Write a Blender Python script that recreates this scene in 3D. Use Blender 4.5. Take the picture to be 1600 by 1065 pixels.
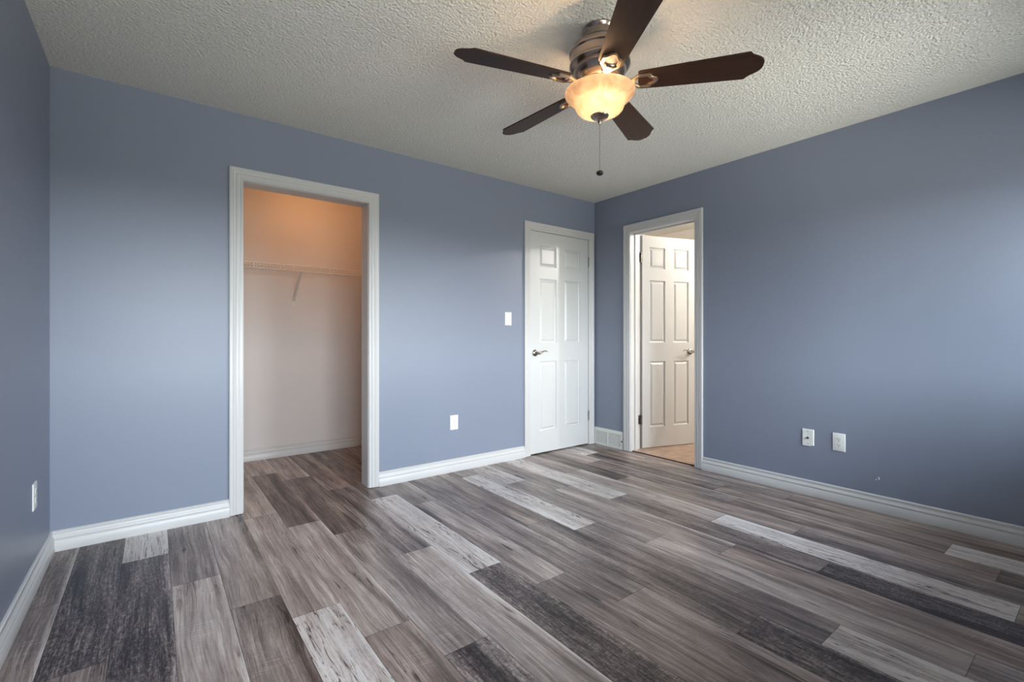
import bpy, bmesh, math, random
from mathutils import Vector, Matrix
PI = math.pi
sc = bpy.context.scene
for o in list(bpy.data.objects):
    bpy.data.objects.remove(o)
COL = sc.collection

# ------------------------------------------------------------------ camera
CAMH = 1.0796
cd = bpy.data.cameras.new('camera'); cam = bpy.data.objects.new('camera', cd); COL.objects.link(cam)
cd.sensor_width = 36.0; cd.sensor_fit = 'HORIZONTAL'
cd.lens = 36.0 * 732.65 / 1600.0
cd.shift_y = -6.5 / 1600.0
cd.clip_start = 0.02; cd.clip_end = 100
cam.location = (0, 0, CAMH)
cam.rotation_euler = (PI / 2, 0, -math.radians(37.37))
sc.camera = cam

# ------------------------------------------------------------------ room measures (metres)
H = 2.44
L, R, B, F = -0.416, 3.5616, 3.2818, -0.45      # left, right, back, front planes of the bedroom
BT = 0.115                                       # back wall thickness
RT = 0.118                                       # right wall thickness
CB = 4.63                                        # closet back wall
CR = 2.0                                         # closet right wall
BX, BY0, BY1 = 5.4, 1.2, 3.9                     # bathroom
WINS = ((-0.30, 1.12), (2.05, 3.44)); WZ0, WZ1 = 0.82, 1.96     # two windows in the wall behind the camera

# ------------------------------------------------------------------ exposure, sky, lights
sc.view_settings.view_transform = 'Standard'
sc.view_settings.look = 'None'
sc.view_settings.gamma = 1.0
sc.view_settings.use_curve_mapping = False
sc.view_settings.exposure = 0.0
w = bpy.data.worlds.new('sky'); sc.world = w; w.use_nodes = True
nt = w.node_tree; nt.nodes.clear()
wo = nt.nodes.new('ShaderNodeOutputWorld'); bg = nt.nodes.new('ShaderNodeBackground')
tc = nt.nodes.new('ShaderNodeTexCoord'); sx = nt.nodes.new('ShaderNodeSeparateXYZ'); cr = nt.nodes.new('ShaderNodeValToRGB')
mr = nt.nodes.new('ShaderNodeMapRange'); mr.inputs[1].default_value = -1; mr.inputs[2].default_value = 1
nt.links.new(tc.outputs['Generated'], sx.inputs[0]); nt.links.new(sx.outputs['Z'], mr.inputs[0])
nt.links.new(mr.outputs[0], cr.inputs[0]); nt.links.new(cr.outputs[0], bg.inputs[0]); nt.links.new(bg.outputs[0], wo.inputs[0])
els = cr.color_ramp.elements
els[0].position = 0.0; els[0].color = (0.56, 0.53, 0.49, 1)        # bright unseen ground, added to lift the ceiling
els[1].position = 1.0; els[1].color = (0.64, 0.78, 1.0, 1)
for p_, c_ in ((0.30, (0.60, 0.57, 0.53)), (0.40, (0.19, 0.19, 0.175)), (0.488, (0.19, 0.20, 0.185)), (0.502, (0.94, 0.96, 1.0))):   # unseen dark band below the skyline, added to keep wall tops darker
    e = els.new(p_); e.color = (*c_, 1)
bg.inputs['Strength'].default_value = 32.5

def lamp(kind, name, loc, energy, color, size=0.1, rot=(0, 0, 0), parent=None):
    d = bpy.data.lights.new(name, kind); d.energy = energy; d.color = color
    if kind == 'POINT': d.shadow_soft_size = size
    o = bpy.data.objects.new(name, d); COL.objects.link(o); o.location = loc; o.rotation_euler = rot
    if parent: o.parent = parent
    return o
# daylight portal in the window opening (guides the sky light, emits nothing itself)
for WX0, WX1 in WINS:
    pd = bpy.data.lights.new('window_portal', 'AREA'); pd.shape = 'RECTANGLE'; pd.size = WX1 - WX0; pd.size_y = WZ1 - WZ0
    pd.cycles.is_portal = True
    po = bpy.data.objects.new('window_portal', pd); COL.objects.link(po)
    po.location = ((WX0 + WX1) / 2, F - 0.125, (WZ0 + WZ1) / 2); po.rotation_euler = (PI / 2, 0, 0)   # -Z -> +Y

# ------------------------------------------------------------------ material helpers
def new_mat(name):
    m = bpy.data.materials.new(name); m.use_nodes = True
    n = m.node_tree; b = n.nodes['Principled BSDF']
    return m, n, b
def N(n, t, **kw):
    x = n.nodes.new(t)
    for k, v in kw.items(): setattr(x, k, v)
    return x
def srgb(r, g, b):
    f = lambda c: (c / 255 / 12.92) if c / 255 <= 0.04045 else ((c / 255 + 0.055) / 1.055) ** 2.4
    return (f(r), f(g), f(b), 1)
def simple(name, col, rough=0.5, metal=0.0, bump=None, spec=0.5, coat=0.0):
    m, n, b = new_mat(name)
    b.inputs['Base Color'].default_value = col; b.inputs['Roughness'].default_value = rough
    b.inputs['Metallic'].default_value = metal; b.inputs['Specular IOR Level'].default_value = spec
    b.inputs['Coat Weight'].default_value = coat
    t = N(n, 'ShaderNodeTexCoord')
    no = N(n, 'ShaderNodeTexNoise'); no.inputs['Scale'].default_value = bump[0] if bump else 40
    no.inputs['Detail'].default_value = 3
    n.links.new(t.outputs['Object'], no.inputs['Vector'])
    if bump:
        bp = N(n, 'ShaderNodeBump'); bp.inputs['Strength'].default_value = bump[1]; bp.inputs['Distance'].default_value = bump[2]
        n.links.new(no.outputs['Fac'], bp.inputs['Height']); n.links.new(bp.outputs[0], b.inputs['Normal'])
    # faint natural variation of gloss
    m2 = N(n, 'ShaderNodeMapRange'); m2.inputs[3].default_value = max(rough - 0.03, 0.02); m2.inputs[4].default_value = rough + 0.03
    n.links.new(no.outputs['Fac'], m2.inputs[0]); n.links.new(m2.outputs[0], b.inputs['Roughness'])
    return m

M = {}
M['wall'] = simple('blue_paint', (0.238, 0.270, 0.346, 1), 0.41, bump=(160, 0.10, 0.002), spec=0.5)
M['closet'] = simple('cream_paint', srgb(216, 210, 207), 0.6, bump=(160, 0.15, 0.002))
M['bathpaint'] = simple('warm_white_paint', srgb(234, 228, 220), 0.6, bump=(160, 0.15, 0.002))
M['trim'] = simple('white_trim', srgb(206, 205, 204), 0.34, bump=(60, 0.05, 0.001))
M['plate'] = simple('white_plastic', srgb(236, 236, 232), 0.3)
M['slot'] = simple('dark_slot', srgb(45, 42, 40), 0.6)
M['nickel'] = simple('satin_nickel', srgb(150, 145, 138), 0.28, metal=1.0)
M['wire'] = simple('white_wire', srgb(232, 226, 218), 0.4)
M['gap'] = simple('dark_gap', srgb(70, 52, 40), 0.8)
M['vinyl'] = simple('white_vinyl', srgb(235, 235, 232), 0.4)

def ceiling_mat():
    m, n, b = new_mat('stipple_ceiling')
    t = N(n, 'ShaderNodeTexCoord')
    a = N(n, 'ShaderNodeTexNoise'); a.inputs['Scale'].default_value = 90; a.inputs['Detail'].default_value = 4; a.inputs['Roughness'].default_value = 0.6
    v = N(n, 'ShaderNodeTexVoronoi'); v.inputs['Scale'].default_value = 80
    n.links.new(t.outputs['Object'], a.inputs['Vector']); n.links.new(t.outputs['Object'], v.inputs['Vector'])
    ad = N(n, 'ShaderNodeMath', operation='MULTIPLY_ADD'); ad.inputs[1].default_value = 0.5
    n.links.new(v.outputs['Distance'], ad.inputs[0]); n.links.new(a.outputs['Fac'], ad.inputs[2])
    bp = N(n, 'ShaderNodeBump'); bp.inputs['Strength'].default_value = 1.0; bp.inputs['Distance'].default_value = 0.0095
    n.links.new(ad.outputs[0], bp.inputs['Height']); n.links.new(bp.outputs[0], b.inputs['Normal'])
    b.inputs['Base Color'].default_value = srgb(226, 225, 217); b.inputs['Roughness'].default_value = 0.9
    b.inputs['Specular IOR Level'].default_value = 0.2
    return m
M['ceiling'] = ceiling_mat()

def metal_mat(name, col, rough):
    m, n, b = new_mat(name)
    b.inputs['Metallic'].default_value = 1; b.inputs['Base Color'].default_value = col
    t = N(n, 'ShaderNodeTexCoord'); mp = N(n, 'ShaderNodeMapping'); mp.inputs['Scale'].default_value = (0.5, 0.5, 300)
    no = N(n, 'ShaderNodeTexNoise'); no.inputs['Scale'].default_value = 3; no.inputs['Detail'].default_value = 2
    n.links.new(t.outputs['Object'], mp.inputs[0]); n.links.new(mp.outputs[0], no.inputs['Vector'])
    r = N(n, 'ShaderNodeMapRange'); r.inputs[3].default_value = rough - 0.04; r.inputs[4].default_value = rough + 0.05
    n.links.new(no.outputs['Fac'], r.inputs[0]); n.links.new(r.outputs[0], b.inputs['Roughness'])
    return m
M['fanmetal'] = metal_mat('brushed_pewter', srgb(168, 152, 142), 0.24)
M['iron'] = metal_mat('cast_pewter', srgb(196, 178, 158), 0.3)

def blade_mat():
    m, n, b = new_mat('espresso_wood')
    t = N(n, 'ShaderNodeTexCoord'); mp = N(n, 'ShaderNodeMapping'); mp.inputs['Scale'].default_value = (3, 60, 60)
    no = N(n, 'ShaderNodeTexNoise'); no.inputs['Scale'].default_value = 1.5; no.inputs['Detail'].default_value = 5
    cr = N(n, 'ShaderNodeValToRGB'); cr.color_ramp.elements[0].color = srgb(38, 23, 16); cr.color_ramp.elements[1].color = srgb(68, 43, 29)
    n.links.new(t.outputs['Object'], mp.inputs[0]); n.links.new(mp.outputs[0], no.inputs['Vector'])
    n.links.new(no.outputs['Fac'], cr.inputs[0]); n.links.new(cr.outputs[0], b.inputs['Base Color'])
    b.inputs['Roughness'].default_value = 0.42; b.inputs['Specular IOR Level'].default_value = 0.22
    return m
M['blade'] = blade_mat()

def glass_bowl_mat():
    m, n, b = new_mat('alabaster_glass')
    n.nodes.remove(b); out = n.nodes['Material Output']
    t = N(n, 'ShaderNodeTexCoord'); no = N(n, 'ShaderNodeTexNoise'); no.inputs['Scale'].default_value = 14; no.inputs['Detail'].default_value = 5
    no.inputs['Distortion'].default_value = 1.2
    n.links.new(t.outputs['Object'], no.inputs['Vector'])
    cr = N(n, 'ShaderNodeValToRGB'); cr.color_ramp.elements[0].position = 0.3; cr.color_ramp.elements[1].position = 0.7
    cr.color_ramp.elements[0].color = srgb(118, 104, 90); cr.color_ramp.elements[1].color = srgb(152, 141, 126)
    n.links.new(no.outputs['Fac'], cr.inputs[0])
    tr = N(n, 'ShaderNodeBsdfTranslucent'); df = N(n, 'ShaderNodeBsdfDiffuse'); gl = N(n, 'ShaderNodeBsdfGlossy'); gl.inputs['Roughness'].default_value = 0.35
    tp = N(n, 'ShaderNodeBsdfRefraction'); tp.inputs['Roughness'].default_value = 0.8; tp.inputs['IOR'].default_value = 1.05
    n.links.new(cr.outputs[0], tr.inputs[0]); n.links.new(cr.outputs[0], df.inputs[0]); n.links.new(cr.outputs[0], tp.inputs[0])
    a = N(n, 'ShaderNodeMixShader'); a.inputs[0].default_value = 0.45
    n.links.new(tr.outputs[0], a.inputs[1]); n.links.new(df.outputs[0], a.inputs[2])
    a2 = N(n, 'ShaderNodeMixShader'); a2.inputs[0].default_value = 0.0
    n.links.new(a.outputs[0], a2.inputs[1]); n.links.new(tp.outputs[0], a2.inputs[2])
    fr = N(n, 'ShaderNodeFresnel'); fr.inputs[0].default_value = 1.35
    c = N(n, 'ShaderNodeMixShader'); n.links.new(fr.outputs[0], c.inputs[0])
    n.links.new(a2.outputs[0], c.inputs[1]); n.links.new(gl.outputs[0], c.inputs[2]); n.links.new(c.outputs[0], out.inputs[0])
    return m
M['bowl'] = glass_bowl_mat()

def emit_mat(name, col, s):
    m, n, b = new_mat(name)
    b.inputs['Base Color'].default_value = (0.8, 0.8, 0.8, 1)
    b.inputs['Emission Color'].default_value = col; b.inputs['Emission Strength'].default_value = s
    return m
WARM = (1.0, 0.61, 0.33)
M['bulb'] = emit_mat('lit_bulb', (1.0, 0.70, 0.38, 1), 45)

def pane_mat():
    m, n, b = new_mat('window_glass')
    n.nodes.remove(b); out = n.nodes['Material Output']
    t = N(n, 'ShaderNodeBsdfTransparent'); t.inputs[0].default_value = (0.96, 0.98, 0.97, 1)
    g = N(n, 'ShaderNodeBsdfGlossy'); g.inputs['Roughness'].default_value = 0.02
    fr = N(n, 'ShaderNodeFresnel'); fr.inputs[0].default_value = 1.45
    c = N(n, 'ShaderNodeMixShader'); n.links.new(fr.outputs[0], c.inputs[0]); n.links.new(t.outputs[0], c.inputs[1]); n.links.new(g.outputs[0], c.inputs[2])
    n.links.new(c.outputs[0], out.inputs[0])
    return m
M['pane'] = pane_mat()

def tile_mat():
    m, n, b = new_mat('tan_tile')
    t = N(n, 'ShaderNodeTexCoord')
    no = N(n, 'ShaderNodeTexNoise'); no.inputs['Scale'].default_value = 14; no.inputs['Detail'].default_value = 6
    cr = N(n, 'ShaderNodeValToRGB'); cr.color_ramp.elements[0].position = 0.3; cr.color_ramp.elements[1].position = 0.7
    cr.color_ramp.elements[0].color = srgb(150, 122, 104); cr.color_ramp.elements[1].color = srgb(184, 158, 138)
    n.links.new(t.outputs['Object'], no.inputs['Vector']); n.links.new(no.outputs['Fac'], cr.inputs[0])
    br = N(n, 'ShaderNodeTexBrick'); br.inputs['Scale'].default_value = 1.0
    br.inputs['Brick Width'].default_value = 0.33; br.inputs['Row Height'].default_value = 0.33; br.offset = 0
    br.inputs['Mortar Size'].default_value = 0.003; br.inputs['Mortar'].default_value = srgb(160, 130, 110)
    n.links.new(t.outputs['Object'], br.inputs['Vector'])
    n.links.new(cr.outputs[0], br.inputs['Color1']); n.links.new(cr.outputs[0], br.inputs['Color2'])
    n.links.new(br.outputs['Color'], b.inputs['Base Color']); b.inputs['Roughness'].default_value = 0.35
    return m
M['tile'] = tile_mat()

# ---- wood plank floor material: every plank face carries tone / white / warm / mottle + a seed
def floor_mat():
    m, n, b = new_mat('grey_wood_planks')
    lk = n.links.new
    uv = N(n, 'ShaderNodeUVMap', uv_map='plank'); sp = N(n, 'ShaderNodeSeparateXYZ'); lk(uv.outputs[0], sp.inputs[0])
    at = N(n, 'ShaderNodeAttribute', attribute_name='tone'); ac = N(n, 'ShaderNodeSeparateColor'); lk(at.outputs['Color'], ac.inputs[0])
    TONE, WHITE, WARMA, MOT = ac.outputs[0], ac.outputs[1], ac.outputs[2], at.outputs['Alpha']
    se = N(n, 'ShaderNodeAttribute', attribute_name='seed')
    def math(op, a, b_=None, c_=None, clamp=False):
        x = N(n, 'ShaderNodeMath', operation=op); x.use_clamp = clamp
        for i, v in enumerate((a, b_, c_)):
            if v is None: continue
            if isinstance(v, (int, float)): x.inputs[i].default_value = v
            else: lk(v, x.inputs[i])
        return x.outputs[0]
    def vec(x, y, z):
        c = N(n, 'ShaderNodeCombineXYZ')
        for i, v in enumerate((x, y, z)):
            if isinstance(v, (int, float)): c.inputs[i].default_value = v
            else: lk(v, c.inputs[i])
        return c.outputs[0]
    def noise(v, s=1, d=2, r=0.5, dist=0.0):
        x = N(n, 'ShaderNodeTexNoise'); lk(v, x.inputs['Vector']); x.inputs['Scale'].default_value = s
        x.inputs['Detail'].default_value = d; x.inputs['Roughness'].default_value = r; x.inputs['Distortion'].default_value = dist
        return x.outputs['Fac']
    def rng(v, a, b_, c=0.0, d=1.0, smooth=False):
        x = N(n, 'ShaderNodeMapRange'); x.clamp = True
        if smooth: x.interpolation_type = 'SMOOTHSTEP'
        lk(v, x.inputs[0])
        for i, q in enumerate((a, b_, c, d)):
            if isinstance(q, (int, float)): x.inputs[i + 1].default_value = q
            else: lk(q, x.inputs[i + 1])
        return x.outputs[0]
    u, v = sp.outputs[0], sp.outputs[1]           # metres across / along
    S = math('MULTIPLY', se.outputs['Fac'], 37.0)
    S2 = math('MULTIPLY', se.outputs['Fac'], 91.0)
    # wavy grain: bend u a little along v
    bend = noise(vec(math('MULTIPLY', u, 6.0), math('MULTIPLY', v, 1.5), S), 1, 3, 0.5)
    ub = math('MULTIPLY_ADD', bend, 0.06, u)
    fine = noise(vec(math('MULTIPLY', ub, 320.0), math('MULTIPLY', v, 7.0), S2), 1, 4, 0.7)
    broad = noise(vec(math('MULTIPLY', ub, 16.0), math('MULTIPLY', v, 1.1), S), 1, 3, 0.55)
    cloud = noise(vec(math('MULTIPLY', u, 9.0), math('MULTIPLY', v, 3.2), S2), 1, 4, 0.6)
    mott = noise(vec(math('MULTIPLY', ub, 120.0), math('MULTIPLY', v, 30.0), S), 1, 6, 0.85)
    scr = noise(vec(math('MULTIPLY', ub, 50.0), math('MULTIPLY', v, 160.0), S2), 1, 3, 0.6)
    # bevel reflection painted as a light strip along one plank edge, position by seed
    un = math('DIVIDE', u, 0.1805)
    edge = rng(math('ABSOLUTE', math('SUBTRACT', un, math('FRACT', math('MULTIPLY', S, 3.7)))), 0.0, 0.35, 1.0, 0.0, True)
    strip = rng(un, 0.86, 0.995, 0.0, 1.0, True)
    strip = math('MULTIPLY', strip, rng(math('FRACT', math('MULTIPLY', S, 5.3)), 0.35, 0.5))
    # cracks: thin dark lines following the bent grain
    cl = noise(vec(math('MULTIPLY', ub, 75.0), math('MULTIPLY', v, 4.2), S), 1, 2, 0.5, 0.6)
    crack = rng(math('ABSOLUTE', math('SUBTRACT', cl, 0.5)), 0.006, 0.03, 1.0, 0.0)
    cmask = noise(vec(math('MULTIPLY', u, 14.0), math('MULTIPLY', v, 3.0), S2), 1, 2, 0.5)
    cmaskw = rng(cmask, 0.40, 0.58)
    cmaskn = math('MULTIPLY', rng(cmask, 0.62, 0.72), 0.9)
    gash = rng(noise(vec(math('MULTIPLY', ub, 30.0), math('MULTIPLY', v, 3.4), S2), 1, 2, 0.5), 0.69, 0.76)
    line = rng(noise(vec(math('MULTIPLY', ub, 125.0), math('MULTIPLY', v, 2.6), S), 1, 3, 0.7), 0.36, 0.64)
    sawm = rng(noise(vec(math('MULTIPLY', u, 10.0), math('MULTIPLY', v, 4.5), S), 1, 2, 0.5), 0.56, 0.66)
    saw = math('MULTIPLY', sawm, rng(noise(vec(math('MULTIPLY', u, 7.0), math('MULTIPLY_ADD', u, 45.0, math('MULTIPLY', v, 210.0)), S2), 1, 2, 0.5), 0.56, 0.66))
    streak = math('MULTIPLY', rng(noise(vec(math('MULTIPLY', ub, 13.0), math('MULTIPLY', v, 0.8), S2), 1, 3, 0.6), 0.54, 0.70), rng(fine, 0.3, 0.7, 0.55, 1.0))
    val = math('ADD', TONE, math('MULTIPLY', math('SUBTRACT', broad, 0.5), 0.75))
    val = math('ADD', val, math('MULTIPLY', math('SUBTRACT', cloud, 0.5), 0.40))
    val = math('ADD', val, math('MULTIPLY', math('SUBTRACT', line, 0.5), math('MULTIPLY_ADD', cloud, 0.45, 0.0)))
    val = math('ADD', val, math('MULTIPLY', saw, math('MULTIPLY', math('SUBTRACT', 1.0, WHITE), 0.13)))
    val = math('ADD', val, math('MULTIPLY', math('SUBTRACT', fine, 0.5), 0.42))
    val = math('SUBTRACT', val, math('MULTIPLY', streak, math('SUBTRACT', 0.34, math('MULTIPLY', WHITE, 0.25))))
    val = math('ADD', val, math('MULTIPLY', math('SUBTRACT', edge, 0.35), -0.05))
    val = math('ADD', val, math('MULTIPLY', strip, 0.22))
    mf = math('MULTIPLY', math('SUBTRACT', mott, 0.5), math('MULTIPLY', MOT, 2.3))
    val = math('ADD', val, mf)
    val = math('ADD', val, math('MULTIPLY', math('SUBTRACT', scr, 0.5), math('MULTIPLY', MOT, 0.7)))
    val = math('ADD', val, math('MULTIPLY', math('SUBTRACT', fine, 0.5), math('MULTIPLY', WHITE, 0.25)))
    dark = math('MULTIPLY', crack, math('ADD', math('MULTIPLY', cmaskw, math('MULTIPLY', WHITE, 0.75)), math('MULTIPLY', cmaskn, 0.40)))
    val = math('SUBTRACT', val, dark)
    val = math('SUBTRACT', val, math('MULTIPLY', gash, 0.42))
    val = math('ADD', val, 0, None, True)
    cr = N(n, 'ShaderNodeValToRGB'); lk(val, cr.inputs[0])
    es = cr.color_ramp.elements
    es[0].position = 0.0; es[0].color = srgb(38, 31, 32)
    es[1].position = 1.0; es[1].color = srgb(214, 209, 205)
    for p, c in ((0.22, (76, 66, 64)), (0.45, (128, 114, 108)), (0.68, (172, 159, 152)), (0.85, (200, 191, 185))):
        q = es.new(p); q.color = srgb(*c)
    # warm / cool tint per plank, with slow rosy patches
    tint = N(n, 'ShaderNodeMix', data_type='RGBA', blend_type='MULTIPLY'); tint.inputs[0].default_value = 1.0
    tr = N(n, 'ShaderNodeMix', data_type='RGBA'); lk(math('ADD', WARMA, math('MULTIPLY', math('SUBTRACT', cloud, 0.5), 0.8), None, True), tr.inputs[0])
    tr.inputs[6].default_value = (0.93, 0.97, 1.03, 1); tr.inputs[7].default_value = (1.04, 0.98, 0.93, 1)
    lk(cr.outputs[0], tint.inputs[6]); lk(tr.outputs[2], tint.inputs[7])
    lk(tint.outputs[2], b.inputs['Base Color'])
    lk(rng(val, 0, 1, 0.42, 0.30), b.inputs['Roughness'])
    bp = N(n, 'ShaderNodeBump'); bp.inputs['Strength'].default_value = 0.35; bp.inputs['Distance'].default_value = 0.0012
    lk(val, bp.inputs['Height']); lk(bp.outputs[0], b.inputs['Normal'])
    return m
M['floor'] = floor_mat()
M['seam'] = simple('plank_core', srgb(60, 54, 52), 0.8)

# ------------------------------------------------------------------ mesh helpers
def link(name, bm, mat, parent=None, smooth=False, recalc=True):
    if recalc: bmesh.ops.recalc_face_normals(bm, faces=bm.faces)
    me = bpy.data.meshes.new(name); bm.to_mesh(me); bm.free()
    mats = mat if isinstance(mat, (list, tuple)) else [mat]
    for q in mats: me.materials.append(q)
    if smooth:
        for p in me.polygons: p.use_smooth = True
        me.set_sharp_from_angle(angle=math.radians(32))
    o = bpy.data.objects.new(name, me); COL.objects.link(o)
    if parent: o.parent = parent
    return o
def struct(name, bm, mat, parent=None, smooth=False):
    o = link(name, bm, mat, parent, smooth)
    if not parent: o['kind'] = 'structure'
    return o
def tag(o, label, cat, group=None):
    o['label'] = label; o['category'] = cat
    if group: o['group'] = group
    return o
def empty(name, loc, rz=0.0):
    o = bpy.data.objects.new(name, None); COL.objects.link(o); o.location = loc; o.rotation_euler = (0, 0, rz)
    o.empty_display_size = 0.05
    return o
def box(bm, x0, x1, y0, y1, z0, z1, mtx=None, bev=0.0, mi=0):
    vs = [bm.verts.new(Vector(p)) for p in ((x0, y0, z0), (x1, y0, z0), (x1, y1, z0), (x0, y1, z0), (x0, y0, z1), (x1, y0, z1), (x1, y1, z1), (x0, y1, z1))]
    fs = [bm.faces.new([vs[i] for i in q]) for q in ((0, 3, 2, 1), (4, 5, 6, 7), (0, 1, 5, 4), (1, 2, 6, 5), (2, 3, 7, 6), (3, 0, 4, 7))]
    for f in fs: f.material_index = mi
    if bev > 0:
        es = list({e for f in fs for e in f.edges})
        r = bmesh.ops.bevel(bm, geom=es, offset=bev, segments=2, affect='EDGES', profile=0.7)
        vs = list({v for f in r['faces'] for v in f.verts} | {v for v in vs if v.is_valid})
    if mtx is not None:
        for v in vs: v.co = mtx @ v.co
    return vs
def lathe(bm, prof, seg=48, c=(0, 0, 0), cap=True):
    rings = []
    for r, z in prof:
        if r < 1e-6: rings.append([bm.verts.new((c[0], c[1], c[2] + z))])
        else: rings.append([bm.verts.new((c[0] + r * math.cos(2 * PI * i / seg), c[1] + r * math.sin(2 * PI * i / seg), c[2] + z)) for i in range(seg)])
    for a, b in zip(rings, rings[1:]):
        for i in range(seg):
            j = (i + 1) % seg
            if len(a) == 1 and len(b) == 1: continue
            if len(a) == 1: bm.faces.new((a[0], b[i], b[j]))
            elif len(b) == 1: bm.faces.new((a[i], a[j], b[0]))
            else: bm.faces.new((a[i], a[j], b[j], b[i]))
    if cap:
        for r_ in (rings[0], rings[-1]):
            if len(r_) > 2: bm.faces.new(r_)
def tube(bm, pts, rad, seg=8, caps=True):
    pts = [Vector(p) for p in pts]; rads = rad if isinstance(rad, (list, tuple)) else [rad] * len(pts)
    rings = []; up = None
    for i, p in enumerate(pts):
        d = (pts[min(i + 1, len(pts) - 1)] - pts[max(i - 1, 0)]).normalized()
        if up is None or abs(d.dot(up)) > 0.95:
            up = Vector((0, 0, 1)) if abs(d.z) < 0.9 else Vector((1, 0, 0))
        s = d.cross(up).normalized(); t = s.cross(d).normalized(); up = t
        rings.append([bm.verts.new(p + (s * math.cos(2 * PI * k / seg) + t * math.sin(2 * PI * k / seg)) * rads[i]) for k in range(seg)])
    for a, b in zip(rings, rings[1:]):
        for k in range(seg):
            bm.faces.new((a[k], a[(k + 1) % seg], b[(k + 1) % seg], b[k]))
    if caps: bm.faces.new(rings[0][::-1]); bm.faces.new(rings[-1])
def ball(bm, c, r, s=(1, 1, 1), seg=16):
    q = bmesh.ops.create_uvsphere(bm, u_segments=seg, v_segments=seg // 2, radius=r)
    for v in q['verts']: v.co = Vector((v.co.x * s[0] + c[0], v.co.y * s[1] + c[1], v.co.z * s[2] + c[2]))

# ------------------------------------------------------------------ shell
def slab(name, boxes, mat):
    bm = bmesh.new()
    for b_ in boxes: box(bm, *b_)
    return struct(name, bm, mat)
OPX0, OPX1, OPZ = 0.4364, 1.2128, 2.031          # closet opening (jamb faces)
DX0, DX1, DZ = 2.7165, 3.4638, 2.0463            # closed door slab
RY0, RY1, RZ = 2.170, 2.825, 2.057               # right-wall door opening (jamb faces)
JT = 0.016
YB = B + BT; XR = R + RT
slab('wall_left', [(L - 0.12, L, F - 0.12, CB + 0.12, 0, H)], M['wall'])
slab('wall_back', [(L, OPX0 - JT, B, YB, 0, H), (OPX0 - JT, OPX1 + JT, B, YB, OPZ + JT, H), (OPX1 + JT, DX0 - JT - 0.003, B, YB, 0, H),
                   (DX0 - JT - 0.003, DX1 + JT + 0.003, B, YB, DZ + JT + 0.003, H), (DX1 + JT + 0.003, R, B, YB, 0, H)], M['wall'])
wr = slab('wall_right', [(R, XR, F - 0.12, RY0 - JT, 0, H), (R, XR, RY0 - JT, RY1 + JT, RZ + JT, H), (R, XR, RY1 + JT, CB + 0.12, 0, H)], M['wall'])
(A0, A1), (B0, B1) = WINS
slab('wall_front', [(L, A0, F - 0.12, F, 0, H), (A1, B0, F - 0.12, F, 0, H), (B1, R, F - 0.12, F, 0, H)] +
     [q for X0_, X1_ in WINS for q in ((X0_, X1_, F - 0.12, F, 0, WZ0), (X0_, X1_, F - 0.12, F, WZ1, H))], M['wall'])
# inner linings (closet, hall, bathroom) are thin drywall with their own paint
t_ = 0.012
slab('wall_closet', [(L, R, CB, CB + 0.12, 0, H), (CR, CR + 0.1, YB, CB, 0, H), (L, L + t_, YB + t_, CB, 0, H),
                     (L, OPX0 - JT, YB, YB + t_, 0, H), (OPX1 + JT, CR, YB, YB + t_, 0, H), (OPX0 - JT, OPX1 + JT, YB, YB + t_, OPZ + JT, H)], M['closet'])
slab('wall_bathroom', [(XR, BX, BY1, BY1 + 0.12, 0, H), (XR, BX + 0.12, BY0 - 0.12, BY0, 0, H), (BX, BX + 0.12, BY0, BY1 + 0.12, 0, H),
                       (XR, XR + t_, BY0, RY0 - JT, 0, H), (XR, XR + t_, RY1 + JT, BY1, 0, H), (XR, XR + t_, RY0 - JT, RY1 + JT, RZ + JT, H)], M['bathpaint'])
slab('ceiling', [(L - 0.12, BX + 0.12, F - 0.12, CB + 0.12, H, H + 0.12)], M['ceiling'])

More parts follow.
